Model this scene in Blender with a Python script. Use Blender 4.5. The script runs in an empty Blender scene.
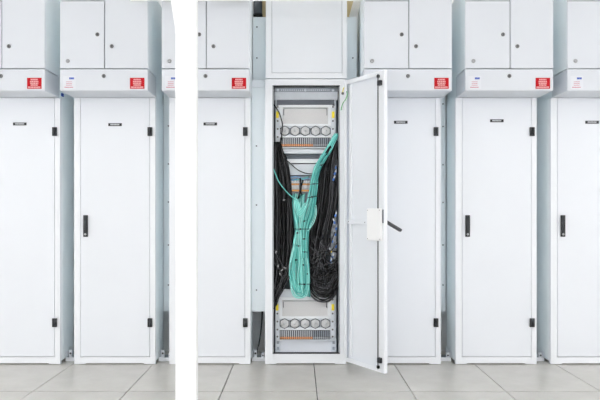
import bpy, bmesh, math, random
from mathutils import Vector, Matrix
random.seed(7)
C = bpy.context.scene.collection
PI = math.pi
D0, F, H = 5.2, 690.0, 1.15          # camera distance to the cabinet fronts, focal length in px, eye height

def at(px, py, Y=0.0):
    s = (D0 + Y) / F
    return Vector(((px - 298) * s, Y, H - (py - 212) * s))
def ax(px, Y=0.0): return (px - 298) * (D0 + Y) / F
def az(py, Y=0.0): return H - (py - 212) * (D0 + Y) / F

# ------------------------------------------------------------------ materials
def mat(name, col, rough=0.45, metal=0.0, spec=0.5, bump=None, vary=0.0, scale=6.0):
    m = bpy.data.materials.new(name); m.use_nodes = True
    nt = m.node_tree; b = nt.nodes['Principled BSDF']
    b.inputs['Base Color'].default_value = (*col, 1)
    b.inputs['Roughness'].default_value = rough
    b.inputs['Metallic'].default_value = metal
    b.inputs['Specular IOR Level'].default_value = spec
    if vary or bump:
        tc = nt.nodes.new('ShaderNodeTexCoord')
        n = nt.nodes.new('ShaderNodeTexNoise'); n.inputs['Scale'].default_value = scale; n.inputs['Detail'].default_value = 4
        nt.links.new(tc.outputs['Object'], n.inputs['Vector'])
        if vary:
            r = nt.nodes.new('ShaderNodeValToRGB')
            r.color_ramp.elements[0].position = .3; r.color_ramp.elements[1].position = .7
            r.color_ramp.elements[0].color = (*[c * (1 - vary) for c in col], 1)
            r.color_ramp.elements[1].color = (*[min(1, c * (1 + vary)) for c in col], 1)
            nt.links.new(n.outputs['Fac'], r.inputs['Fac'])
            nt.links.new(r.outputs['Color'], b.inputs['Base Color'])
        if bump:
            n2 = nt.nodes.new('ShaderNodeTexNoise'); n2.inputs['Scale'].default_value = 260
            nt.links.new(tc.outputs['Object'], n2.inputs['Vector'])
            bp = nt.nodes.new('ShaderNodeBump'); bp.inputs['Strength'].default_value = bump; bp.inputs['Distance'].default_value = .001
            nt.links.new(n2.outputs['Fac'], bp.inputs['Height']); nt.links.new(bp.outputs['Normal'], b.inputs['Normal'])
    return m

M = {}
M['white'] = mat('white powder coat', (.80, .825, .865), .42, bump=.04, vary=.012, scale=2)
M['frame'] = mat('white frame coat', (.84, .86, .89), .4, bump=.04)
M['side'] = mat('pale blue grey coat', (.87, .915, .935), .45, bump=.04)
M['panel'] = mat('pale blue panel coat', (.90, .935, .955), .45, bump=.04)
M['post'] = mat('bright white post paint', (.93, .93, .93), .4)
M['boxwhite_dim'] = mat('white coat dimmed for boxes', (.645, .67, .71), .42, bump=.04, vary=.012, scale=2)  # cabinet white painted darker, standing in for weaker light at box height
M['black'] = mat('black plastic', (.012, .013, .016), .35)
M['rubber'] = mat('black rubber', (.02, .022, .026), .6)
M['cable'] = mat('black cable sheath', (.003, .003, .0035), .42, spec=.3)
M['cable2'] = mat('charcoal cable sheath', (.022, .0225, .026), .4, spec=.4)
M['teal'] = mat('aqua fibre cable sheath', (.15, .58, .53), .45, spec=.3)
M['teal2'] = mat('pale aqua fibre cable sheath', (.36, .78, .72), .45, spec=.3)
M['teal3'] = mat('deep aqua fibre cable sheath', (.06, .33, .31), .45, spec=.3)
M['cable3'] = mat('grey cable sheath', (.045, .046, .051), .42, spec=.4)
M['metal'] = mat('zinc metal', (.33, .335, .34), .45, .4)
M['steel'] = mat('brushed lock metal', (.16, .16, .16), .4, .3)
M['grey'] = mat('light grey equipment coat', (.72, .76, .805), .45, vary=.03, scale=20)
M['grey2'] = mat('mid blue grey coat', (.36, .40, .45), .5)
M['dark'] = mat('dark slate plastic', (.075, .085, .105), .5)
M['gap'] = mat('seam gasket grey', (.36, .38, .40), .7)
M['orange'] = mat('orange connector plastic', (.72, .31, .13), .5)
M['lorange'] = mat('pale orange plastic', (.85, .42, .12), .45)
M['yellow'] = mat('yellow tag', (.87, .70, .02), .5)
M['red'] = mat('red sticker', (.42, .006, .012), .6, spec=.15)
M['pink'] = mat('sticker print white', (.66, .33, .33), .5)
M['stickwhite'] = mat('white sticker', (.76, .78, .82), .4)
M['paper'] = mat('pale label paper', (.69, .71, .75), .5)
M['blueprint'] = mat('blue print', (.03, .08, .40), .5)
M['redprint'] = mat('faded red print', (.52, .16, .20), .5)
M['plate_txt'] = mat('plate lettering', (.50, .51, .53), .5)
M['cap'] = mat('grey translucent cap', (.60, .605, .61), .5)
M['blue'] = mat('blue plug plastic', (.05, .17, .52), .35)
M['ltblue'] = mat('light blue cable', (.25, .45, .70), .4)
M['green'] = mat('green earth wire', (.10, .38, .13), .4)
M['wood'] = mat('pale wood', (.62, .50, .28), .6, vary=.12, scale=8)
M['ceil'] = mat('white ceiling board', (.85, .85, .84), .8)
M['wallm'] = mat('pale wall paint', (.88, .895, .90), .8, vary=.01)
M['pipe'] = mat('grey pipe', (.12, .13, .145), .4)
M['clear'] = mat('translucent white plug', (.50, .53, .58), .4)
M['rackgrey'] = mat('rack rail grey', (.86, .885, .91), .45)

# perforated panel
m = mat('perforated warm grey sheet', (.5, .48, .47), .5); M['mesh'] = m
nt = m.node_tree; b = nt.nodes['Principled BSDF']
tc = nt.nodes.new('ShaderNodeTexCoord'); w = nt.nodes.new('ShaderNodeTexVoronoi'); w.inputs['Scale'].default_value = 170; w.inputs['Randomness'].default_value = 0
r = nt.nodes.new('ShaderNodeValToRGB'); r.color_ramp.elements[0].position = .22; r.color_ramp.elements[1].position = .42
r.color_ramp.elements[0].color = (.30, .295, .295, 1); r.color_ramp.elements[1].color = (.66, .655, .655, 1)
nt.links.new(tc.outputs['Object'], w.inputs['Vector']); nt.links.new(w.outputs['Distance'], r.inputs['Fac']); nt.links.new(r.outputs['Color'], b.inputs['Base Color'])

# floor tiles
m = mat('polished stone tile', (.5, .5, .48), .33); M['tile'] = m
nt = m.node_tree; b = nt.nodes['Principled BSDF']
tc = nt.nodes.new('ShaderNodeTexCoord')
n1 = nt.nodes.new('ShaderNodeTexNoise'); n1.inputs['Scale'].default_value = 5; n1.inputs['Detail'].default_value = 8; n1.inputs['Roughness'].default_value = .65
n2 = nt.nodes.new('ShaderNodeTexNoise'); n2.inputs['Scale'].default_value = 90; n2.inputs['Detail'].default_value = 3
oi = nt.nodes.new('ShaderNodeObjectInfo')
r = nt.nodes.new('ShaderNodeValToRGB'); r.color_ramp.elements[0].position = .35; r.color_ramp.elements[1].position = .65
r.color_ramp.elements[0].color = (.53, .515, .48, 1); r.color_ramp.elements[1].color = (.60, .585, .55, 1)
mx = nt.nodes.new('ShaderNodeMix'); mx.data_type = 'RGBA'; mx.blend_type = 'MULTIPLY'; mx.inputs['Factor'].default_value = .12
nt.links.new(tc.outputs['Object'], n1.inputs['Vector']); nt.links.new(tc.outputs['Object'], n2.inputs['Vector'])
nt.links.new(n1.outputs['Fac'], r.inputs['Fac']); nt.links.new(r.outputs['Color'], mx.inputs['A']); nt.links.new(n2.outputs['Color'], mx.inputs['B'])
nt.links.new(mx.outputs['Result'], b.inputs['Base Color'])
M['grout'] = mat('dark tile joint', (.07, .07, .07), .8)

# ------------------------------------------------------------------ mesh builder
class MB:
    def __init__(s): s.bm = bmesh.new(); s.mats = []
    def mi(s, m):
        if m not in s.mats: s.mats.append(m)
        return s.mats.index(m)
    def merge(s, b, m, M4=None):
        i = s.mi(m)
        if M4 is not None: bmesh.ops.transform(b, matrix=M4, verts=b.verts)
        bmesh.ops.recalc_face_normals(b, faces=b.faces)
        vm = [s.bm.verts.new(v.co) for v in b.verts]
        b.verts.index_update()
        for f in b.faces:
            try:
                g = s.bm.faces.new([vm[v.index] for v in f.verts]); g.material_index = i; g.smooth = f.smooth
            except ValueError: pass
        b.free(); return s
    def box(s, x0, x1, y0, y1, z0, z1, m, bev=0.0, seg=2, M4=None):
        b = bmesh.new(); bmesh.ops.create_cube(b, size=1)
        bmesh.ops.scale(b, vec=(abs(x1-x0), abs(y1-y0), abs(z1-z0)), verts=b.verts)
        bmesh.ops.translate(b, vec=((x0+x1)/2, (y0+y1)/2, (z0+z1)/2), verts=b.verts)
        if bev: bmesh.ops.bevel(b, geom=b.edges[:], offset=bev, segments=seg, affect='EDGES', profile=.6)
        return s.merge(b, m, M4)
    def prism(s, pts, y0, y1, m, bev=0.0):                 # outline in x,z extruded along y
        b = bmesh.new()
        v0 = [b.verts.new((x, y0, z)) for x, z in pts]; v1 = [b.verts.new((x, y1, z)) for x, z in pts]
        b.faces.new(v0); b.faces.new(v1[::-1]); n = len(pts)
        for i in range(n): b.faces.new((v0[i], v1[i], v1[(i+1) % n], v0[(i+1) % n]))
        if bev: bmesh.ops.bevel(b, geom=b.edges[:], offset=bev, segments=2, affect='EDGES')
        return s.merge(b, m)
    def cyl(s, p0, p1, r, m, seg=20, r2=None, smooth=True):
        p0, p1 = Vector(p0), Vector(p1); d = p1 - p0
        b = bmesh.new(); bmesh.ops.create_cone(b, cap_ends=True, segments=seg, radius1=r, radius2=r if r2 is None else r2, depth=d.length)
        for f in b.faces: f.smooth = smooth and len(f.verts) == 4
        M4 = Matrix.Translation((p0 + p1) / 2) @ d.to_track_quat('Z', 'Y').to_matrix().to_4x4()
        return s.merge(b, m, M4)
    def lathe(s, prof, m, M4, seg=24):                     # (r, h) profile around local z
        b = bmesh.new(); rings = []
        for r, h in prof: rings.append([b.verts.new((r*math.cos(2*PI*k/seg), r*math.sin(2*PI*k/seg), h)) for k in range(seg)])
        for A, B in zip(rings, rings[1:]):
            for k in range(seg):
                f = b.faces.new((A[k], A[(k+1) % seg], B[(k+1) % seg], B[k])); f.smooth = True
        b.faces.new(rings[0]); b.faces.new(rings[-1])
        return s.merge(b, m, M4)
    def tube(s, P, r, m, seg=7):
        b = bmesh.new(); n = len(P); rings = []; up = None
        for i in range(n):
            t = (P[min(i+1, n-1)] - P[max(i-1, 0)]).normalized()
            if up is None: up = t.orthogonal().normalized()
            up = (up - t * up.dot(t)).normalized(); sd = t.cross(up)
            rings.append([b.verts.new(P[i] + (up*math.cos(2*PI*k/seg) + sd*math.sin(2*PI*k/seg)) * r) for k in range(seg)])
        for A, B in zip(rings, rings[1:]):
            for k in range(seg):
                f = b.faces.new((A[k], A[(k+1) % seg], B[(k+1) % seg], B[k])); f.smooth = True
        b.faces.new(rings[0][::-1]); b.faces.new(rings[-1])
        return s.merge(b, m)
    def build(s, name, parent=None, origin=(0, 0, 0), label=None, rotz=0):
        me = bpy.data.meshes.new(name)
        if any(origin): bmesh.ops.translate(s.bm, vec=-Vector(origin), verts=s.bm.verts)
        s.bm.to_mesh(me); s.bm.free()
        for m in s.mats: me.materials.append(m)
        o = bpy.data.objects.new(name, me); C.objects.link(o); o.location = origin; o.rotation_euler.z = rotz
        if parent: o.parent = parent
        if label: o['label'] = label
        return o

def tag(o, label, cat, group=None):
    o['label'] = label; o['category'] = cat
    if group: o['group'] = group
    return o
def struct(o): o['kind'] = 'structure'; return o
def empty(name, loc, label, cat, group=None):
    o = bpy.data.objects.new(name, None); C.objects.link(o); o.location = loc; o.empty_display_size = .1
    return tag(o, label, cat, group)
def copy_tree(o, parent=None):
    c = o.copy(); C.objects.link(c)
    if parent: c.parent = parent
    for ch in list(o.children): copy_tree(ch, c)
    return c
def catmull(P, k=6):
    out = []; n = len(P)
    for i in range(n - 1):
        a, b_, c, d = P[max(i-1, 0)], P[i], P[i+1], P[min(i+2, n-1)]
        for j in range(k):
            t = j / k
            out.append(.5 * ((2*b_) + (c - a)*t + (2*a - 5*b_ + 4*c - d)*t*t + (3*b_ - a - 3*c + d)*t**3))
    out.append(P[-1]); return out

# ------------------------------------------------------------------ the setting
WB = .50
f = MB(); P, DEPTH, G = .607, 1.2, .006
f.box(-6, 6, -7.5, WB + .1, -.06, -.012, M['grout'])
x0 = .12 - 10 * P
for i in range(20):
    for j in range(-6, 1):
        a, c = x0 + i * P, -.78 + j * DEPTH + DEPTH
        xa, xb = max(a + G/2, -6), min(a + P - G/2, 6); ya, yb = max(c - DEPTH + G/2, -7.5), min(c - G/2 , WB + .1)
        if xb > xa and yb > ya: f.box(xa, xb, ya + .004, yb - .004, -.02, 0, M['tile'], .0012, 1)
    a = x0 + i * P; xa, xb = max(a + G/2, -6), min(a + P - G/2, 6)
    if xb > xa: f.box(xa, xb, -.78 + DEPTH + G/2, WB + .1, -.02, 0, M['tile'])
struct(f.build('floor'))
struct(MB().box(-6, 6, -7.5, WB + .1, 3.3, 3.4, M['ceil']).build('ceiling'))
struct(MB().box(-6, 6, WB, WB + .1, 0, 3.3, M['wallm']).build('wall_back'))
M['glass'] = mat('window glass', (1, 1, 1), .02); M['glass'].node_tree.nodes['Principled BSDF'].inputs['Transmission Weight'].default_value = 1; M['glass'].node_tree.nodes['Principled BSDF'].inputs['IOR'].default_value = 1.0
ESIDE = 285; WX = (-4.3, -1.45, 1.45, 4.3); WH = 1.25; WZ0, WZ1 = .55, 2.75
f = MB(); f.box(-6, 6, -7.6, -7.5, 0, WZ0, M['wallm']); f.box(-6, 6, -7.6, -7.5, WZ1, 3.3, M['wallm'])
e_ = [-6] + [v for x in WX for v in (x - WH, x + WH)] + [6]
for q in range(0, len(e_), 2): f.box(e_[q], e_[q+1], -7.6, -7.5, WZ0, WZ1, M['wallm'])
struct(f.build('wall_front'))
for q, x in enumerate(WX):  # unseen windows added behind the camera to light the fronts
    f = MB()
    for a, c in ((x-WH, x-WH+.06), (x-.03, x+.03), (x+WH-.06, x+WH)): f.box(a, c, -7.58, -7.52, WZ0, WZ1, M['frame'], .004)
    for a, c in ((WZ0, WZ0+.06), (WZ1-.06, WZ1)): f.box(x-WH+.06, x+WH-.06, -7.578, -7.522, a, c, M['frame'], .004)
    wn = struct(f.build('added_window_%d' % (q+1), None, (x, -7.55, WZ0)))
    MB().box(-WH+.06, WH-.06, -.003, .003, .06, WZ1-WZ0-.06, M['glass']).build('pane', wn)
    l = bpy.data.lights.new('fill_light', 'AREA'); l.shape = 'RECTANGLE'; l.size = 2*WH - .1; l.size_y = WZ1 - WZ0 - .1; l.energy = (90, 215, 215, 90)[q]; l.color = (.985, .98, 1)  # fill lamp outside the added opening
    lo = bpy.data.objects.new('fill_light', l); C.objects.link(lo); lo.location = (x, -7.66, (WZ0+WZ1)/2); lo.rotation_euler = (PI/2, 0, 0)

WY = (-5.3, -2.1); SH = 1.4; nw = 4
for sd, nm in ((-1, 'wall_left'), (1, 'wall_right')):
    xa, xb = sorted((sd*6, sd*6.1)); f = MB()
    f.box(xa, xb, -7.5, WB, 0, WZ0, M['wallm']); f.box(xa, xb, -7.5, WB, WZ1, 3.3, M['wallm'])
    e_ = [-7.5] + [v for y in WY for v in (y - SH, y + SH)] + [WB]
    for q in range(0, len(e_), 2): f.box(xa, xb, e_[q], e_[q+1], WZ0, WZ1, M['wallm'])
    struct(f.build(nm))
    for y in WY:  # side windows added for lateral light on cabinet sides and gaps
        nw += 1; f = MB(); c0, c1 = sorted((sd*6.02, sd*6.08))
        for a, c in ((y-SH, y-SH+.06), (y-.03, y+.03), (y+SH-.06, y+SH)): f.box(c0, c1, a, c, WZ0, WZ1, M['frame'], .004)
        for a, c in ((WZ0, WZ0+.06), (WZ1-.06, WZ1)): f.box(c0+.002, c1-.002, y-SH+.06, y+SH-.06, a, c, M['frame'], .004)
        wn = struct(f.build('added_window_%d' % nw, None, (sd*6.05, y, WZ0)))
        MB().box(-.003, .003, -SH+.06, SH-.06, .06, WZ1-WZ0-.06, M['glass']).build('pane', wn)
        l = bpy.data.lights.new('fill_light', 'AREA'); l.shape = 'RECTANGLE'; l.size = 2*SH - .1; l.size_y = WZ1 - WZ0 - .1; l.energy = ESIDE; l.color = (.985, .98, 1)  # added lateral fill lamp
        lo = bpy.data.objects.new('fill_light', l); C.objects.link(lo); lo.location = (sd*6.16, y, (WZ0+WZ1)/2); lo.rotation_euler = (PI/2, 0, sd*PI/2)

# ------------------------------------------------------------------ closed network cabinet (local: x centred, front y = 0, floor z = 0)
W2 = .306; DC = .31; TOPZ = 2.010
def small_print(mb, m, x0, x1, z0, z1, y, n, gapf=.35, seed=0):
    rr = random.Random(seed); xs = []; x = x0; u = (x1 - x0) / n
    while x < x1 - 1e-6:
        wd = min(u * (.8 + .5 * rr.random()), x1 - x)
        mb.box(x, x + wd * (1 - gapf * .6), y - .0006, y, z0 + (z1 - z0) * .12 * rr.random(), z1, m)
        x += wd
def make_cabinet():
    root = empty('network_cabinet', (0, 0, 0), 'x', 'cabinet', 'closed network cabinets in the row')
    b = MB()
    b.box(-W2, -.258, 0, .04, .003, TOPZ, M['frame'], .003)
    b.box(.266, W2, 0, .04, .003, TOPZ, M['frame'], .003)
    b.box(-.2585, .2665, .001, .04, .009, .056, M['frame'], .002)
    for s in (-1, 1): b.box(s*W2, s*(W2-.085), .0005, .04, .003, .03, M['frame'], .002)
    b.box(-.2585, .2665, .024, .04, .056, TOPZ, M['gap'])
    b.box(-.285, .285, .04, DC, .03, .045, M['frame']); b.box(-.285, .285, .04, DC, TOPZ - .02, TOPZ, M['frame'])
    b.build('frame', root)
    for s in (-1, 1):
        sp = MB().box(s*W2, s*(W2-.018), .0405, DC, .022, TOPZ, M['side'], .002)
        sp.box(s*W2, s*(W2-.03), DC - .02, DC + .004, .022, TOPZ, M['side'], .002)
        sp.build('side_panel', root)
    MB().box(-.287, .287, DC - .012, DC, .046, TOPZ - .021, M['frame']).build('back_panel', root)
    for s in (-1, 1):
        for y in (.05, DC - .05):
            MB().cyl((s*.262, y, 0), (s*.262, y, .006), .019, M['metal']).cyl((s*.262, y, .006), (s*.262, y, .03), .008, M['metal'], 12).build('foot', root)
    d = MB().box(-.2555, .2635, -.001, .0235, .0605, TOPZ - .001, M['white'], .0025)
    door = d.build('door', root)
    hx, hz = -.217, az(226)
    h = MB().box(hx-.018, hx+.018, -.012, -.001, hz-.082, hz+.082, M['black'], .005)
    h.box(hx-.013, hx+.013, -.021, -.012, hz-.052, hz+.074, M['rubber'], .006)
    h.build('handle', door)
    MB().cyl((hx, -.0185, hz-.062), (hx, -.0115, hz-.062), .0085, M['metal'], 16).build('key_lock', door, label='round metal key lock')
    for zc in (az(131.7), az(322.5)):
        g = MB().box(.2505, .286, -.016, -.0015, zc-.033, zc+.033, M['black'], .003)
        g.cyl((.270, -.0165, zc-.027), (.270, -.0165, zc+.027), .006, M['rubber'], 12)
        g.build('hinge', door)
    nx, nz = .004, az(124)
    p = MB().box(nx-.051, nx+.051, -.0045, -.001, nz-.011, nz+.011, M['black'], .001, 1)
    small_print(p, M['plate_txt'], nx-.034, nx+.034, nz-.0055, nz+.0065, -.0045, 9, seed=3)
    p.build('name_plate', door, label='black name plate with white lettering')
    return root
cx = {i: (60 - 40.6 + 95.2 * i - 298) * D0 / F for i in range(7)}     # pitch of the row
cx[3] = ax(305.6)
cab = make_cabinet()
CL = {0: 'closed white network cabinet cut off by the picture\'s left edge, its hinges in view',
      1: 'closed white network cabinet with black handle, beside the slim white post on its left',
      2: 'closed white network cabinet half hidden by the slim white post, next to the open rack',
      4: 'closed white network cabinet with the open rack door swung across its left side',
      5: 'closed white network cabinet with whole door showing, beside the one behind the open rack door',
      6: 'closed white network cabinet cut off by the picture\'s right edge, black handle in view'}
for i in (0, 1, 2, 4, 5, 6):
    o = cab if i == 0 else copy_tree(cab)
    o.location = (cx[i] + (.006 if i > 4 else 0), 0, 0); o['label'] = CL[i]
    for ch in o.children_recursive:
        if ch.name.startswith('name_plate'): ch.location.z += {1: -.005, 4: .013, 5: .024, 6: .013}.get(i, 0)

# ------------------------------------------------------------------ overhead box (front at y = -0.3)
YF = -.3
def bz(py): return az(py, YF)
BW = .3115
def lock(mb_parent, x, z, r=.0125, dull=False):
    mm = M['steel'] if not dull else M['metal']
    R = Matrix.Translation((x, YF - .001, z)) @ Matrix.Rotation(PI/2, 4, 'X')
    l = MB().lathe([(r*1.12, 0), (r*1.12, .003), (r, .006), (r*.75, .007)], mm, R)
    if not dull: l.box(x-.0025, x+.0025, YF-.0095, YF-.0078, z-.007, z+.007, M['black'], M4=None)
    l.build('latch' if dull else 'lock', mb_parent)
def make_box():
    root = empty('overhead_box', (0, 0, 0), 'x', 'cabinet', 'overhead boxes above the closed cabinets')
    zs, zb, zt = bz(68.7), bz(90.7), 2.78
    s = MB()
    s.box(-BW, BW, YF + .022, -.004, zs + .003, zt, M['side'], .003)
    s.box(-BW + .006, BW - .006, YF + .0155, YF + .022, zs + .004, zt - .003, M['gap'])
    s.box(-.293, .293, -.003, .40, TOPZ + .004, zt, M['side'])
    s.build('housing', root)
    k = MB(); k.box(-BW, BW, YF + .022, -.002, zb, zs - .003, M['boxwhite_dim'], .003); k.build('skirt', root)
    xm = .0055
    dl = MB().box(-BW, xm - .0035, YF, YF + .015, zs + .0035, bz(1.2), M['boxwhite_dim'], .002)
    dl.box(-BW, xm - .0035, YF + .004, YF + .015, bz(1.2) + .008, zt, M['boxwhite_dim'])
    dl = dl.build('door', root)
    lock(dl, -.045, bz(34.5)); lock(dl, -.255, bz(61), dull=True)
    dr = MB().box(xm + .0035, BW, YF, YF + .015, zs + .0035, zt, M['boxwhite_dim'], .002).build('door', root)
    lock(dr, .057, bz(46.3))
    fl = MB().box(-BW, BW, YF, YF + .0215, zb + .001, zs - .0035, M['boxwhite_dim'], .002).build('flap', root)
    lock(fl, .0, bz(76))
    # red sticker
    sx, sz = .2375, bz(83.3); yy = YF - .0005
    t = MB().box(sx-.0515, sx+.0515, yy-.001, yy+.0005, sz-.039, sz+.039, M['red'])
    for q, (hw, zc, hh) in enumerate(((.026, .026, .0055), (.03, .012, .005), (.029, -.0005, .005), (.026, -.013, .005), (.045, -.0285, .0055))):
        small_print(t, M['pink'], sx-hw, sx+hw, sz+zc-hh, sz+zc+hh, yy-.001, 5 if hw < .04 else 9, .3, q)
    t.build('warning_sticker', fl, label='red warning sticker with white printed lines')
    sx, sz = -.245, bz(82.5)
    t = MB().box(sx-.045, sx+.045, yy-.0008, yy+.0005, sz-.048, sz+.046, M['paper'])
    small_print(t, M['blueprint'], sx+.0, sx+.035, sz+.021, sz+.036, yy-.0008, 4, .2, 11)
    for q in range(3): small_print(t, M['redprint'], sx-.022, sx+.02, sz+.004-.012*q-.002, sz+.004-.012*q+.003, yy-.0008, 8, .5, 20+q)
    small_print(t, M['redprint'], sx-.033, sx+.028, sz-.038, sz-.031, yy-.0008, 11, .4, 30)
    t.build('info_sticker', fl, label='white sticker with blue logo and red printed lines')
    return root
box = make_box()
BL = {0: 'white overhead box cut off by the left edge, red sticker on its flap',
      1: 'white overhead box with four visible locks, just left of the slim white post',
      2: 'white overhead box half hidden behind the slim white post',
      4: 'white overhead box partly covered at its flap by the open rack door\'s corner',
      5: 'white overhead box with both stickers showing, over the closed cabinet whose whole door shows',
      6: 'white overhead box cut off by the right edge, only its white sticker in view'}
for i in (0, 1, 2, 4, 5, 6):
    o = box if i == 0 else copy_tree(box)
    o.location = (cx[i] + {0: -.010, 1: .003, 2: .008, 4: .011, 5: .013, 6: .020}[i], 0, 0); o['label'] = BL[i]

# ------------------------------------------------------------------ open rack
RX = cx[3]; RT = az(79); DR = .42
rack = empty('rack_cabinet', (RX, 0, 0), 'open white rack cabinet packed with aqua and black cables, its door swung wide', 'cabinet')
oL, oR, oT, oB = ax(272.3) - RX, ax(340) - RX, az(85.2), az(354)
b = MB()
b.box(-W2, oL, 0, .035, .003, RT, M['frame'], .003); b.box(oR, W2, 0, .035, .003, RT, M['frame'], .003)
b.box(oL-.001, oR+.001, .0008, .035, oT, RT, M['frame'], .002); b.box(oL-.001, oR+.001, .0008, .035, .009, oB, M['frame'], .002)
for s in (-1, 1): b.box(s*W2, s*(W2-.085), .0005, .035, .003, .03, M['frame'], .002)
b.build('frame', rack)
g = MB()
g.box(oL, oL+.009, .004, .05, oB, oT, M['gap']); g.box(oR-.009, oR, .004, .05, oB, oT, M['gap'])
g.box(oL, oR, .004, .03, oT-.009, oT, M['rubber']); g.box(oL, oR, .004, .03, oB, oB+.009, M['rubber'])
g.build('door_gasket', rack, label='dark gasket round the opening')
for s in (-1, 1):
    MB().box(s*W2, s*(W2-.016), .0355, DR, .022, RT, M['side'], .002).build('side_panel', rack)
MB().box(-.289, .289, DR-.014, DR, .05, RT-.02, M['grey2']).build('back_panel', rack)
MB().box(-.289, .289, .036, DR, RT-.018, RT, M['frame']).build('top_panel', rack)
MB().box(-.289, .289, .036, DR, .03, .048, M['grey'], .002).build('bottom_panel', rack)
for s in (-1, 1):
    for y in (.05, DR-.05):
        MB().cyl((s*.262, y, 0), (s*.262, y, .006), .019, M['metal']).cyl((s*.262, y, .006), (s*.262, y, .03), .008, M['metal'], 12).build('foot', rack)
YE = .085                                                   # plane of the equipment fronts
def ex(px): return ax(px, YE) - RX
# mounting rails with square holes
for a, c in ((275.3, 280.2), (331.2, 336.2)):
    r = MB(); xa, xb = ex(a), ex(c)
    r.box(xa, xa+.010, YE+.012, YE+.06, .05, oT-.01, M['grey']); r.box(xb-.010, xb, YE+.012, YE+.06, .05, oT-.01, M['grey'])
    r.box(xa+.009, xb-.009, YE+.016, YE+.022, .05, oT-.01, M['grey2'])
    z = .07
    while z < oT-.03:
        r.box(xa, xb, YE+.010, YE+.0155, z, z+.022, M['grey'], .002, 1); z += .0445
    r.build('mounting_rail', rack)
# head plate with rail, dark brush strip, floor plate
h = MB(); h.box(oL+.012, oR-.012, .10, .115, az(100, .1), oT+.0, M['grey'])
h.box(oL+.012, oR-.012, .082, .10, az(91.6, .08), az(88.4, .08), M['grey2'], .003)
for px in (278, 305.3, 333): h.cyl((ex(px), .072, az(90.2, .08)), (ex(px), .09, az(90.2, .08)), .010, M['grey'])
for k in range(26): h.box(ex(281+k*1.9), ex(281.9+k*1.9), .079, .083, az(90.9, .08), az(89.4, .08), M['grey'])
h.build('head_rail', rack)
MB().box(ex(277), ex(334), YE-.012, YE+.05, az(105, YE), az(100, YE), M['dark'], .003).build('brush_strip', rack, label='dark brush strip')
MB().box(oL+.02, oR-.02, .13, .145, .048, az(339, .13), M['frame'], .002).box(oL+.012, oR-.012, .05, .13, .0485, .056, M['frame']).build('floor_plate', rack)

# door, hinge axis at its local origin, free edge swung 120 degrees
DW = .4695; YH = -.12; dz0, dz1 = az(360.5, YH), az(81.3, YH)
hp = Vector((.3608 - RX, YH, 0))
d = MB()
d.box(0, DW, -.002, .001, dz0, dz1, M['white'])
for (a, c) in ((0, .0025), (DW-.0025, DW)): d.box(a, c, -.024, -.002, dz0, dz1, M['frame'])
for (a, c) in ((dz0, dz0+.0025), (dz1-.0025, dz1)): d.box(.0026, DW-.0026, -.024, -.002, a, c, M['frame'])
d.box(.0025, .03, -.024, -.0215, dz0+.003, dz1-.003, M['frame']); d.box(DW-.0575, DW-.0025, -.024, -.0215, dz0+.003, dz1-.003, M['frame'])
d.box(.0025, DW-.003, -.0245, -.022, dz0+.003, dz0+.03, M['frame']); d.box(.0025, DW-.003, -.0245, -.022, dz1-.03, dz1-.003, M['frame'])
d.box(.0, DW, .001, .0035, dz0, dz1, M['white'])
door = d.build('door', rack, origin=(0, 0, 0)); door.location = hp; door.rotation_euler.z = -math.radians(58.9)
zb_ = az(221.5, -.2)
MB().box(.004, .29, -.0225, -.0025, zb_-.018, zb_+.014, M['white'], .003).cyl((.05, -.0235, zb_), (.05, -.022, zb_), .004, M['steel'], 12).cyl((.25, -.0235, zb_-.004), (.25, -.022, zb_-.004), .004, M['steel'], 12).build('cross_brace', door)
MB().box(.048, .075, -.014, -.0025, zb_+.014, dz1-.035, M['frame'], .003).build('stiffener', door)
MB().box(.048, .075, -.014, -.0025, dz0+.035, zb_-.018, M['frame'], .003).build('stiffener', door)
zl0, zl1 = az(240, -.36), az(208.5, -.36)
lb = MB().box(.297, .452, -.042, -.0245, zl0, zl1, M['post'], .005)
for u, z in ((.307, zl0+.012), (.44, zl0+.012), (.307, zl1-.012), (.44, zl1-.012)): lb.cyl((u, -.0432, z), (u, -.0415, z), .003, M['steel'], 10)
lb.box(.4525, .4635, -.0265, -.0245, zl1-.10, zl1-.008, M['dark'])
lb.build('lock_case', door)
rd = MB(); ru = .4085
rd.cyl((ru, -.030, dz0+.02), (ru, -.030, zl0+.02), .0045, M['steel'], 10); rd.cyl((ru, -.030, zl1-.02), (ru, -.030, dz1-.02), .0045, M['steel'], 10)
rd.build('lock_rod', door)
for z, zt in ((dz1-.085, dz1-.036), (dz0+.085, dz0+.036)):
    MB().box(ru+.008, ru+.042, -.046, -.0245, z-.018, z+.018, M['black'], .004).build('rod_guide', door, label='black rod guide')
    MB().box(ru-.004, ru+.016, -.04, -.0245, zt-.010, zt+.010, M['rubber'], .004).build('rod_roller', door, label='black rod end')
hz1 = az(221.2, -.38)
hm = MB().box(.42, .456, .0036, .014, hz1-.12, hz1+.05, M['black'], .004)
A, Bv = Vector((.438, .012, hz1)), Vector((.442, .142, hz1-.064)); dd = (Bv - A)
R = Matrix.Translation((A + Bv) / 2) @ dd.to_track_quat('Z', 'X').to_matrix().to_4x4()
hm.box(-.010, .010, -.014, .014, -dd.length/2, dd.length/2, M['black'], .004, M4=R)
hm.build('handle', door, label='black swing handle folded out')
MB().box(.350-RX, .3585-RX, YH-.004, -.0002, dz0+.02, dz1-.02, M['frame'], .002).build('hinge_profile', rack)
for z in (dz1-.12, az(150), az(300), dz0+.12):
    MB().cyl((.3597-RX, YH-.006, z-.022), (.3597-RX, YH-.006, z+.022), .005, M['frame'], 12).build('hinge_pin', rack)
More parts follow.
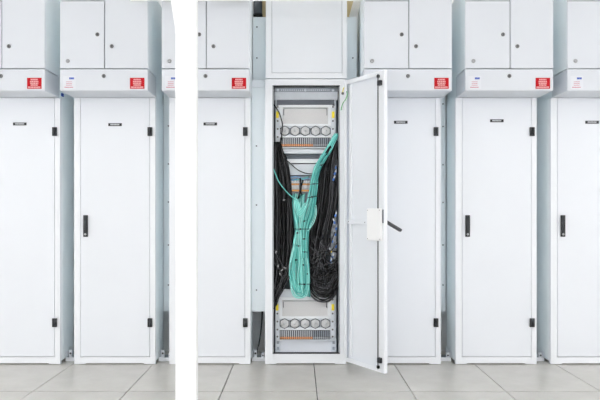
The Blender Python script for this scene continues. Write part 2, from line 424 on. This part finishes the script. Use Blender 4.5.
MB().cyl((ax(342.7)-RX, .001, az(93.5)), (ax(342.7)-RX, -.014, az(93.5)), .007, M['steel'], 14).cyl((ax(342.7)-RX, -.002, az(93.5)), (ax(342.7)-RX, -.004, az(93.5)), .011, M['metal'], 14).build('earth_stud', rack, label='metal earth stud')

# upper unit over the open rack
uz0, uz1 = az(78.2), 2.9
up = empty('upper_cabinet', (RX + .006, 0, uz0), 'plain white upper cabinet without locks, standing on the open rack', 'cabinet')
b = MB(); h_ = uz1 - uz0; xi0, xi1, zi = ax(271.6) - RX - .006, ax(342.2) - RX - .006, az(73) - uz0
b.box(-W2, xi0, 0, .03, 0, h_, M['frame'], .003); b.box(xi1, W2, 0, .03, 0, h_, M['frame'], .003); b.box(xi0, xi1, .0005, .03, 0, zi, M['frame'], .002)
b.box(xi0, xi1, .014, .03, zi, h_, M['gap']); b.box(-W2, W2, .03, DR, 0, h_, M['side'])
b.build('housing', up)
MB().box(xi0+.003, xi1-.003, .0022, .0135, zi+.003, h_-.01, M['white'], .002).build('door', up)

# ------------------------------------------------------------------ subracks with the five round caps
def make_subrack():
    Yl = .0; s = (D0 + YE) / F
    root = empty('fibre_subrack', (0, 0, 0), 'x', 'network equipment', 'fibre subracks in the open rack')
    def X(p): return p * s
    def Z(p): return -p * s
    b = MB()
    b.box(X(-25.6), X(25.6), .012, .20, Z(16.5), Z(-26.5), M['grey'])
    b.box(X(-27), X(27), -.006, .012, Z(-23.6), Z(-26.3), M['rackgrey'], .002)
    b.box(X(-25.6), X(25.6), -.004, .012, Z(-4.8), Z(-7.2), M['rackgrey'], .002)
    b.box(X(-25.6), X(25.6), -.004, .012, Z(6.5), Z(4.6), M['rackgrey'], .002)
    b.box(X(-25.6), X(-22.8), -.004, .012, Z(-7.0), Z(-23.8), M['rackgrey'], .002); b.box(X(22.8), X(25.6), -.004, .012, Z(-7.0), Z(-23.8), M['rackgrey'], .002)
    b.box(X(-25.6), X(25.6), .006, .0125, Z(4.8), Z(-5), M['grey'])
    b.box(X(-25.6), X(25.6), -.004, .012, Z(17.5), Z(16), M['grey'], .002)
    b.build('housing', root)
    MB().box(X(-22.8), X(22.8), .004, .010, Z(-7.0), Z(-23.8), M['mesh']).build('perforated_panel', root, label='warm grey perforated front panel')
    hd = MB()
    for sgn in (-1, 1):
        hd.tube(catmull([Vector((X(sgn*21.5), y, z)) for y, z in ((.004, Z(-21.5)), (-.022, Z(-21)), (-.022, Z(-17)), (.004, Z(-16)))]), .0026, M['dark'], 8)
    hd.tube([Vector((X(-21.5), -.006, Z(-22.6))), Vector((X(21.5), -.006, Z(-22.6)))], .0022, M['gap'], 8)
    hd.build('pull_bar', root, label='dark pull bar')
    for k in range(5):
        x = X((k - 2) * 10.25)
        R = Matrix.Translation((x, .0065, 0)) @ Matrix.Rotation(PI/2, 4, 'X')
        c = MB(); r = .0385
        c.lathe([(r*1.1, 0), (r*1.1, .010), (r*.95, .012), (r*.90, .002)], M['dark'], R @ Matrix.Rotation(PI/6, 4, 'Z'), 6)
        c.lathe([(r*.89, .001), (r*.88, .010), (r*.74, .014), (r*.40, .017), (r*.18, .018), (.0005, .026)], M['cap'], R, 28)
        c.lathe([(r*.20, .017), (r*.18, .020), (.0005, .021)], M['clear'], R, 14)
        c.build('round_cap', root, label='grey translucent round cap in dark ring')
    MB().box(X(-25.2), X(25.2), .002, .011, Z(16.2), Z(6.3), M['dark']).build('plug_tray', root, label='dark plug tray')
    n = 26
    for k in range(n):
        x0_, x1_ = X(-25 + 50*k/n), X(-25 + 50*(k+1)/n); wd = x1_ - x0_
        org = k < 17
        c = MB().box(x0_+wd*.33, x1_-wd*.33, -.010, .002, Z(13), Z(7), M['grey'] if org else M['grey2'], .001, 1)
        c.box(x0_+wd*.14, x1_-wd*.14, -.016, .002, Z(15.3), Z(13.2), M['orange'] if org else M['gap'], .0015, 1)
        c.build('plug', root, label='plug with orange tip' if org else 'dark grey plug')
    for sgn in (-1, 1):
        e = MB().box(X(sgn*25.5), X(sgn*29.6), -.002, .004, Z(15), Z(-25), M['grey'], .002)
        for zc in (-24, -10, -2, 6, 13): e.cyl((X(sgn*27.6), -.006, Z(zc)), (X(sgn*27.6), -.001, Z(zc)), .007, M['steel'], 12)
        e = e.build('mounting_ear', root)
        MB().box(X(sgn*26.5), X(sgn*29.2), -.0045, -.002, Z(-13), Z(-19.5), M['yellow'], .001, 1).build('yellow_tag', e, label='yellow tag')
    return root
sr = make_subrack(); sr.location = at(305.3, 131, YE); sr['label'] = 'grey fibre subrack with five round caps, at the top of the open rack'
s2 = copy_tree(sr); s2.location = at(305.0, 323.5, YE); s2['label'] = 'grey fibre subrack with five round caps, below the cables at the bottom of the rack'

# blank trays between subrack and cables
def tray(y0, y1, yb, label, lipm):
    o = MB(); za, zc = az(y1, YE), az(y0, YE); xa, xb = ax(280.4, YE), ax(331, YE)
    o.box(xa, xb, YE, YE+.004, za, zc, lipm, .0015, 1); o.box(xa, xb, YE+.004, YE+.22, za, za+.004, M['grey']); o.box(xa, xb, YE+.13, YE+.134, za-yb, za, M['grey2'])
    return tag(o.build('equipment_tray', None, ((xa+xb)/2, YE, za)), label, 'network equipment')
tray(149.2, 153.6, .035, 'pale grey blank tray directly under the upper subrack', M['grey'])
tray(159, 163.2, .002, 'pale grey blank tray with bright lip, second below the upper subrack', M['frame'])
tray(164.2, 175, .002, 'tall grey blank tray with the thin black wire across it', M['grey'])
tray(289, 297.5, .0, 'grey blank tray just above the bottom subrack, behind the aqua loops', M['grey'])

# patch panel with pale orange blocks
pp = empty('patch_panel', at(300, 192, YE), 'patch panel with pale orange and white sockets, half buried where the aqua cables fork', 'network equipment')
o0 = pp.location
def PX(px): return ax(px, YE) - o0.x
def PZ(py): return az(py, YE) - o0.z
MB().box(PX(284), PX(328), .02, .20, PZ(205), PZ(175.6), M['grey2']).box(PX(284), PX(328), .012, .02, PZ(176.2), PZ(174.9), M['dark']).build('housing', pp)
for a, c in ((288.8, 299.2), (301.2, 309.8)):
    k = MB().box(PX(a), PX(c), .0, .02, PZ(192), PZ(181.5), M['stickwhite'])
    for y in (184.2, 190.6): k.box(PX(a), PX(c), -.012, .0, PZ(y+.9), PZ(y-.9), M['lorange'], .002)
    k = k.build('socket_block', pp, label='white socket block with pale orange bars')
    for q in range(4):
        for y in (187.3, 182.2):
            x = a + (c-a)*(q+.5)/4
            MB().box(PX(x-.9), PX(x+.9), -.026, -.0, PZ(y+1.3), PZ(y-1.4), M['stickwhite'], .003).build('socket', k)

# ------------------------------------------------------------------ cables
def lerp_path(L, R, u, jit, ys, r_=random, drop=0):
    P = []
    for (a, b_) in zip(L, R):
        px = a[0] + (b_[0]-a[0])*u + r_.uniform(-jit, jit); py = a[1] + (b_[1]-a[1])*u + r_.uniform(-jit, jit)*.6
        P.append((px, py))
    return P
def cable(P, ys, r, m, label, group, cat='cable', name='cable', k=5, seg=6):
    pts = []
    for i, (px, py) in enumerate(P):
        y = ys[i] if isinstance(ys, (list, tuple)) else ys
        pts.append(at(px, py, y))
    pts = catmull(pts, k)
    xlo, xhi = ax(273.2, .03), ax(338.4, .03)
    for p in pts: p.x = min(max(p.x, xlo + r), xhi - r)
    c = pts[len(pts)//2].copy()
    return tag(MB().tube(pts, r, m, seg).build(name, None, c), label, cat, group)

rnd = random.Random(11)
def tcol(): return M[rnd.choice(('teal', 'teal', 'teal2', 'teal2', 'teal3'))]
def bcol(): return M[rnd.choice(('cable', 'cable', 'cable', 'cable2', 'cable2', 'cable3'))]
bl = 'black cable in the left bundle hanging inside the open rack'
for i in range(58):
    u = (i % 29 + rnd.random()) / 29; back = i < 29
    L = [(273, 143), (274, 165), (274, 185), (273.5, 215), (273.5, 245), (273.5, 270), (273.5, 290), (273.5, 306)]
    R = [(279, 143), (286.5, 160), (290.5, 185), (292.5, 212), (293, 245), (290, 268), (282, 287), (275, 304)]
    y = rnd.uniform(.03, .075) if not back else rnd.uniform(.075, .13)
    ys = [.07] + [y + rnd.uniform(-.012, .012) for _ in range(6)] + [.06]
    cable(lerp_path(L, R, u, 1.6, None, rnd), ys, rnd.uniform(.005, .0072), bcol() if not back else M['cable'], bl, 'black cables on the left of the open rack')
br = 'black cable in the thick right bundle sweeping down inside the open rack'
for i in range(72):
    u = (i % 36 + rnd.random()) / 36; back = i < 36
    L = [(334, 139), (326, 150), (319, 163), (316.5, 185), (314, 208), (309.5, 228), (308.5, 255), (309, 276), (313, 292), (324, 298), (337, 290)]
    R = [(338, 143), (338, 160), (338, 175), (338, 190), (336, 208), (331, 228), (325, 248), (318, 268), (318, 282), (327, 285), (338, 268)]
    if i % 3 == 0:
        L, R = L[:7] + [(312, 285), (315, 292)], R[:7] + [(331, 280), (334, 295)]
    y = rnd.uniform(.02, .075) if not back else rnd.uniform(.075, .14)
    ys = [.075] + [y + rnd.uniform(-.012, .012) for _ in range(len(L)-1)]
    cable(lerp_path(L, R, u, 1.1, None, rnd), ys, rnd.uniform(.0055, .0076), bcol() if not back else M['cable'], br, 'black cables on the right of the open rack')
bo = 'black cable slack looped low on the right side of the open rack'
for i in range(24):
    t = i / 23; dp = 268 + 35*t
    P = [(308.5 + rnd.uniform(-.5, 2), 250 + 24*t), (309.5 + rnd.uniform(-1, 1), dp - 12), (315 + rnd.uniform(-2, 1), dp - 3.5), (323, dp + rnd.uniform(-1, 2)), (331 + rnd.uniform(-1, 2), dp - 3), (337, dp - 12), (339, dp - 26)]
    y = .02 + .05*rnd.random()
    cable(P, [y + rnd.uniform(-.006, .006) for _ in P], rnd.uniform(.0045, .006), bcol(), bo, 'black slack loops low in the open rack')
for P in ([(310, 246), (318, 254), (328, 262), (338, 272)], [(311, 263), (320, 259), (330, 252), (337, 243)], [(313, 240), (318, 255), (322, 270), (326, 285)], [(330, 238), (325, 250), (316, 264), (311, 276)], [(314, 236), (316, 250), (320, 262), (330, 277)], [(335, 232), (329, 246), (320, 255), (310, 260)], [(318, 236), (324, 247), (331, 256), (337, 268)], [(309, 280), (318, 276), (328, 275), (338, 270)], [(322, 238), (322, 252), (318, 268), (319, 280)], [(309, 274), (316, 281), (328, 283), (338, 277)], [(311, 255), (322, 250), (337, 252)], [(309, 268), (322, 266), (338, 258)]):
    cable(P, .012, .0054, M[rnd.choice(('cable', 'cable2', 'cable2'))], 'black cable crossing the right hand bundle at a slant', 'crossing black cables in the open rack')
for P in ([(289, 268), (283, 281), (277, 293), (273.5, 302)], [(291, 262), (284, 276), (278, 286), (274, 292)], [(275, 250), (281, 262), (287, 272)], [(274, 262), (280, 270), (284, 280)], [(290, 276), (284, 288), (278, 299), (274, 309)]):
    cable(P, .014, .0056, M['cable2'], 'black cable slanting across the foot of the left bundle', 'slanting black cables in the open rack')

ta = 'aqua fibre cable in the strand from the open rack\'s upper right corner'
for i in range(34):
    u = (i % 17 + rnd.random()) / 17; back = i < 14
    L = [(335, 134), (326.5, 148), (319.5, 158), (314.5, 168), (311, 180), (308.5, 195), (303.5, 211), (301.5, 228), (300.5, 250), (300, 276), (300.5, 294)]
    R = [(338.5, 134), (332, 149), (325, 160), (319, 172), (317, 185), (315.5, 200), (313.5, 215), (308.5, 229), (308, 250), (309, 275), (309.5, 297)]
    y = rnd.uniform(-.005, .02) if not back else rnd.uniform(.02, .045)
    ys = [.055, .03] + [y + rnd.uniform(-.004, .004) for _ in range(9)]
    cable(lerp_path(L, R, u, .8, None, rnd), ys, rnd.uniform(.0029, .0039), tcol(), ta, 'aqua fibre cables from above')
tb = 'aqua fibre cable in the strand hanging from the patch panel sockets'
for i in range(28):
    u = (i % 14 + rnd.random()) / 14; back = i < 10
    L = [(294, 194), (292.5, 201), (293, 213), (295.5, 228), (294.5, 240), (292, 258), (290.5, 274), (292, 289)]
    R = [(305, 194), (304.5, 202), (303, 214), (302, 228), (302, 242), (302, 260), (302, 277), (302, 296)]
    y = rnd.uniform(-.008, .015) if not back else rnd.uniform(.015, .04)
    ys = [.075, .04] + [y + rnd.uniform(-.004, .004) for _ in range(6)]
    cable(lerp_path(L, R, u, 1.3, None, rnd), ys, rnd.uniform(.0028, .0038), tcol(), tb, 'aqua fibre cables from the patch panel')
tl = 'aqua fibre cable slack in the loops at the foot of the aqua bundle'
for i in range(16):
    t = i / 15; a, c, dp = 289.5 + 5*t + rnd.uniform(-1, 1), 309 - 5*t + rnd.uniform(-1, 1), 299 - 9*t + rnd.uniform(-1, 1)
    P = [(a + 4, 245), (a + .5, 262), (a, 278), (a + 3, dp - 4), ((a+c)/2, dp), (c - 2, dp - 4), (c, 279), (c - 2, 258)]
    cable(P, [rnd.uniform(-.02, .012) + .004*math.sin(j) for j in range(8)], .0029, tcol(), tl, 'aqua slack loops in the open rack')
tu = 'aqua fibre cable looped in a small U where the two aqua strands meet'
for i in range(7):
    q = i*1.5
    cable([(294+q*.5, 199+q*.3), (295+q*.6, 208), (299, 216-q*.6), (304-q*.3, 213-q*.5), (309-q*.5, 203)], rnd.uniform(-.018, -.006), .0036, M['teal'] if i % 2 else M['teal2'], tu, 'small aqua U loops')
for P in ([(316, 205), (316.5, 213), (314, 222), (309, 230)], [(315, 207), (315.3, 214), (312, 223), (308, 231)]):
    cable(P, .0, .003, M['teal2'], 'loose aqua fibre cable bowing out right of the aqua bundle', 'loose aqua cables')
cable([(273.5, 169), (275.5, 174), (279, 182), (285, 190), (291, 196), (296, 199)], .015, .0038, M['teal'], 'single aqua fibre cable running alone across the left black bundle', None)
cable([(273.4, 104), (277, 109), (280, 115), (282.4, 124), (282, 132), (280.5, 142), (278, 150)], .055, .0045, M['cable'], 'thin black wire running beside the upper yellow tag into the left bundle', None)
cable([(285, 159), (291, 164), (298, 170), (306, 173.3), (313, 174)], .07, .0036, M['cable'], 'thin black wire sagging across the grey blank trays', None)
for i, P in enumerate(([(289, 178), (296, 176.6), (303, 178.5)], [(292, 180), (299, 179.5), (309, 176.8)], [(302, 180), (308, 178.5), (313, 180)], [(287, 177), (292, 180), (297, 179)])):
    cable(P, .07, .004, (M['ltblue'], M['teal'], M['ltblue'], M['blue'])[i], 'short blue patch lead lying on top of the patch panel', 'blue leads on the patch panel')
for i, P in enumerate(([(300, 178), (300.6, 185), (299.6, 193), (298, 199)], [(303, 180), (301, 188), (301, 196)])):
    cable(P, .045, .006, M['cable'], 'short black cable between the two orange socket blocks', 'black leads between socket blocks')
# cable ties on the aqua bundle
def tie(px, py, w, label, ang=0, y=-.004, dep=.036):
    c = at(px, py, y); o = MB(); s = (D0 + y) / F; n = 22; P = []
    for k in range(n + 1):
        a = 2*PI*k/n; v = Vector((math.cos(a)*w*s/2, math.sin(a)*dep, 0)); v.rotate(Matrix.Rotation(ang, 3, 'Y')); P.append(c + v + Vector((0, .018, 0)))
    o.tube(P, .003, M['black'], 6); q = P[16]
    o.box(q.x-.006, q.x+.006, q.y-.006, q.y+.004, q.z-.006, q.z+.006, M['black'], .0015, 1)
    tag(o.build('cable_tie', None, c), label, 'cable tie')
tie(314.5, 184, 9.5, 'black cable tie on the aqua strand level with the orange sockets', -.05)
tie(312.5, 197, 9.5, 'black cable tie on the aqua strand just below the orange sockets', -.15)
tie(301.5, 229, 17, 'black cable tie round the narrow waist of the aqua bundle', .0, dep=.042)
tie(305, 284, 12, 'black cable tie low on the aqua bundle by the slack loops', .0)
for px, py, w_, a_ in ((297, 210, 4, .1), (306.5, 205, 4.5, -.4), (304.5, 221, 4, -.3), (297.5, 233, 4, 0), (304.5, 239, 4, 0), (298.5, 246, 4, 0), (305, 252, 4.5, .1), (296, 260, 4, 0), (304, 265, 4, 0), (307, 274, 4, 0), (321.5, 165, 5, -.5)):
    tie(px, py, w_, 'small black cable tie pinching a few aqua cables', a_, -.012, .012)
    o = C.objects[-1]; o['group'] = 'small black cable ties on the aqua bundle'
# blue and white plugs beside the right hand bundle
for i, (px, py, an) in enumerate(((336, 214, .3), (334, 221, -.3), (336.5, 227, .2), (335, 233, -.2), (333, 240, .4), (336, 245, .1), (330.5, 250, -.5), (333, 256, .5), (331, 260, .1), (336.5, 166, .3), (335.5, 172, .4), (334, 178, .4))):
    c = at(px, py, .022)
    e = empty('cable_plug', c, 'blue and white cable plug poking out beside the right black bundle', 'connector', 'blue and white plugs in the open rack'); e.rotation_euler.y = an
    MB().box(-.006, .006, -.010, .010, -.002, .020, M['clear'], .003).build('plug_body', e, label='white plug body')
    MB().box(-.007, .007, -.011, .011, -.022, -.0025, M['blue'], .003).build('boot', e, label='blue boot' )
    if i in (6,): MB().box(-.005, .005, -.014, -.0105, -.02, -.008, M['yellow'], .001, 1).build('latch', e, label='yellow latch')
for i, (px, py) in enumerate(((278, 266), (282, 270), (285, 268), (280, 274), (276, 252), (284, 200))):
    c = at(px, py, .012)
    e = empty('cable_clip', c, 'small grey plug end poking out of the left black bundle', 'connector', 'grey plug ends in the left bundle'); e.rotation_euler.y = i*.9
    MB().box(-.004, .004, -.008, .008, -.010, .010, M['metal'], .003).build('plug_body', e)
    MB().box(-.007, .007, -.009, .009, -.02, -.0145, M['black'], .002).build('boot', e)

tag(MB().box(-.005, .005, -.02, .02, -.012, .012, M['blueprint'], .003).build('cable_clip', None), 'tiny blue clip at the top of the gap between the two leftmost cabinets', 'clip').location = (cx[0] + W2 + .0055, .04, az(95, .04))
# earth wire between rack frame and door
ew = [at(341.2, 110, -.012), at(342.6, 104, -.06), at(345.8, 99, -.17), at(347.2, 94, -.18), at(345.8, 89.5, -.12), at(343.8, 87.8, -.05), at(342.7, 92, -.016)]
ew = catmull(ew, 6)
o = MB().tube(ew[:26], .0035, M['green'], 8).tube(ew[25:], .0035, M['yellow'], 8)
tag(o.build('earth_wire', None, at(344, 98, -.03)), 'green and yellow earth wire between the open rack and its door', 'wire')

# ------------------------------------------------------------------ gap panels between the cabinets
def gap_panel(xa, xb, y, z0, z1, label, screws, xs, stamp=False):
    root = empty('gap_panel', ((xa+xb)/2, y, z0), label, 'panel', 'pale blue panels between the cabinets')
    hw = (xb - xa)/2
    p = MB().box(-hw, hw, 0, .0025, 0, z1-z0, M['panel'])
    p.box(-hw, -hw+.003, .0025, .03, 0, z1-z0, M['panel']); p.box(hw-.003, hw, .0025, .03, 0, z1-z0, M['panel'])
    p.build('sheet', root)
    for py in screws:
        z = az(py, y) - z0
        MB().cyl((xs-(xa+xb)/2, -.004, z), (xs-(xa+xb)/2, .0, z), .006, M['steel'], 10).build('screw', root)
    return root
def gx(i): return cx[i] + W2, cx[i+1] - W2
zg0 = az(311.5, .15)
a, c = gx(2); YG = .15
gp = gap_panel(a + .002, c - .002, YG, zg0, az(80, YG), 'pale blue panel between the cabinet behind the post and the open rack', (146, 205, 290), ax(256.5, YG))
MB().box(-.05, .045, -.012, -.0005, az(80, YG)-zg0-.06, az(80, YG)-zg0, M['frame'], .003).build('top_bracket', gp)
gap_panel(a + .004, c - .004, .22, az(80, .22), az(17, .22), 'pale blue panel high up to the left of the lock-free upper cabinet', (27, 58), ax(257.5, .3))
a, c = gx(3)
gap_panel(a + .002, c - .002, YG, zg0, az(80, YG), 'pale blue panel right of the open rack, mostly behind its open door', (100, 205), ax(352, YG))
gap_panel(a + .004, c - .004, .22, az(80, .22), az(17, .22), 'pale blue panel high up to the right of the lock-free upper cabinet', (58,), ax(352, .3))
a, c = gx(1)
gap_panel(a + .002, c - .002, .32, az(311.5, .3), 2.45, 'pale blue panel with a column of screws just left of the slim white post', (83, 92, 126, 164, 202, 245, 285), ax(168, .3))
a, c = gx(4)
gap_panel(a + .002, c - .002, .32, az(312, .3), 2.45, 'pale blue panel with screw column beside the cabinet behind the open rack door', (104, 126.5, 164.7, 202.5, 245, 285), ax(443.5, .3))
a, c = gx(0)
gap_panel(a + .002, c - .002, .46, .0, 2.45, 'pale blue panel deep between the two cabinets nearest the left edge', (), 0)
a, c = gx(5)
gap_panel(a + .002, c - .002, .46, .0, 2.45, 'pale blue panel deep between the two cabinets nearest the right edge', (), 0)
# base channels at the foot of each gap
TL = ['white base channel on the floor in the gap nearest the left edge', 'white base channel on the floor in the gap left of the slim white post',
      'white base channel on the floor in the gap left of the open rack', 'white base channel on the floor in the gap right of the open rack',
      'white floor channel in the gap beyond the cabinet behind the open rack door', 'white base channel on the floor in the gap nearest the right edge']
bc = None
for i in range(6):
    a, c = gx(i); hw = (c - a)/2 - .002
    if bc is None:
        bc = empty('base_channel', (0, 0, 0), 'x', 'channel', 'base channels between the cabinets')
        k = MB().box(-hw, hw, .12, .30, 0, .012, M['grey2']); k.box(-hw, hw, .115, .12, 0, .03, M['frame'], .001, 1)
        k.box(-hw, -hw+.003, .12, .30, .012, .075, M['frame']); k.box(hw-.003, hw, .12, .30, .012, .075, M['frame'])
        k.build('channel', bc)
        k = MB().box(-hw+.012, -hw+.035, .16, .19, .0125, .075, M['frame'], .002); k.cyl((-hw+.024, .1585, .052), (-hw+.024, .16, .052), .008, M['black'], 12); k.build('bracket', bc)
        k = MB().box(hw-.03, hw-.008, .14, .17, .0125, .06, M['frame'], .002); k.cyl((hw-.019, .1385, .04), (hw-.019, .14, .04), .007, M['black'], 12); k.build('bracket', bc)
        o = bc
    else: o = copy_tree(bc)
    o.location = ((a+c)/2, 0, 0); o['label'] = TL[i]
tg = [at(262.5, 300, .26), at(262, 318, .26), at(260.8, 332, .25), at(258.6, 345, .22), at(256.5, 354, .18)]
tag(MB().tube(catmull(tg, 6), .006, M['cable2'], 8).build('cable', None, tg[2]), 'dark cable hanging below the panel in the gap left of the open rack', 'cable')

# pipe and wood above the gaps
zp = az(16, .36)
tag(MB().cyl((ax(257.8, .36), .38, zp), (ax(257.8, .36), .38, 3.29), .034, M['pipe'], 24).cyl((ax(257.8, .36), .38, zp), (ax(257.8, .36), .38, zp+.02), .037, M['rubber'], 24).build('pipe', None, (ax(257.8, .36), .38, zp)), 'dark grey pipe above the gap left of the lock-free upper cabinet', 'pipe')
tag(MB().box(ax(262.2, .42), ax(266.5, .42), .40, .45, zp-.3, 3.29, M['wood']).build('batten', None, (ax(264, .42), .42, zp)), 'pale wooden batten beside the grey pipe', 'batten')
wz = az(17, .44)
tag(MB().prism([(ax(345.5, .42), wz-.3), (ax(348.6, .42), wz-.3), (ax(349, .42), wz), (ax(353.6, .42), az(0, .42)), (ax(362, .42), az(-32, .42)), (ax(354, .42), az(-32, .42)), (ax(346.5, .42), az(0, .42))], .39, .45, M['wood']).build('batten', None, (ax(349, .42), .42, wz)), 'slanted pale wooden batten right of the lock-free upper cabinet', 'batten')

# ------------------------------------------------------------------ foreground post and overhead rail
YP = -2.2
def qx(px): return ax(px, YP)
def qz(py): return az(py, YP)
post = empty('support_post', (qx(185), YP, 0), 'slim bright white post standing before the cabinets, slanted brace at its top', 'post')
ox = qx(185); post.location.x = qx(186)
k = MB().box(qx(174.2)-ox, qx(195.2)-ox, 0, .06, .012, 3.3, M['post'], .004)
k.box(qx(166)-ox, qx(204)-ox, -.03, .12, 0, .012, M['post'], .002)
k.build('column', post)
def bxz(px, py): return (qx(px)-ox, qz(py))
MB().prism([bxz(174.3, 34), bxz(195.9, 34), bxz(195.7, 30), bxz(185, -42), bxz(163, -42), bxz(174.6, 27)], -.008, -.0005, M['post'], .002).build('brace', post, label='slanted upper brace')
zr = az(.4, -.5)
ra = empty('overhead_rail', (ax(240, -.5), -.5, zr), 'long white rail running overhead along the top edge of the photo', 'rail')
ro = ra.location
MB().box(ax(130, -.5)-ro.x, ax(362, -.5)-ro.x, 0, .018, 0, .05, M['post'], .003).build('rail', ra)
for px in (150, 250, 350): MB().cyl((ax(px, -.5)-ro.x, .009, .05), (ax(px, -.5)-ro.x, .009, 3.3-zr), .006, M['metal'], 10).build('hanger_rod', ra)

# ------------------------------------------------------------------ ceiling lights
LX = (-4.2, -1.4, 1.4, 4.2); pend = []
cl = None
for y, E in ((-2.3, .28), (-5.2, .5)):
    for x in LX:
        if cl is None:
            cl = empty('ceiling_light', (x, y, 3.3), 'long white ceiling luminaire above the aisle', 'ceiling light', 'ceiling lights over the aisle')
            MB().box(-1.1, 1.1, -.16, .16, -.05, 0, M['ceil'], .004).build('light_housing', cl); o = cl
        else: o = copy_tree(cl)
        o.location = (x, y, 3.3)
        l = bpy.data.lights.new('lamp', 'AREA'); l.shape = 'RECTANGLE'; l.size = 2.1; l.size_y = .28; l.energy = 62 * E; l.color = (1, .985, .96)
        lo = bpy.data.objects.new('lamp', l); C.objects.link(lo); lo.location = (x, y, 3.3 - .056); pend.append((lo, o))

for lo, o in pend: lo.parent = o; lo.location = (0, 0, -.056)
w = bpy.data.worlds.new('World'); bpy.context.scene.world = w; w.use_nodes = True
w.node_tree.nodes['Background'].inputs[0].default_value = (.75, .85, 1, 1); w.node_tree.nodes['Background'].inputs[1].default_value = .4

# ------------------------------------------------------------------ camera
cd = bpy.data.cameras.new('camera'); cam = bpy.data.objects.new('camera', cd); C.objects.link(cam)
cam.location = (0, -D0, H); cam.rotation_euler = (PI/2, 0, 0)
cd.sensor_width = 36; cd.lens = F / 600 * 36; cd.shift_x = 2/600; cd.shift_y = 12/600; cd.clip_start = .05
sc = bpy.context.scene; sc.camera = cam
sc.cycles.max_bounces = 20; sc.cycles.diffuse_bounces = 16; sc.cycles.glossy_bounces = 6; sc.cycles.transmission_bounces = 6
sc.view_settings.view_transform = 'Standard'; sc.view_settings.look = 'None'; sc.view_settings.gamma = 1
sc.view_settings.use_curve_mapping = False; sc.view_settings.exposure = -1.85
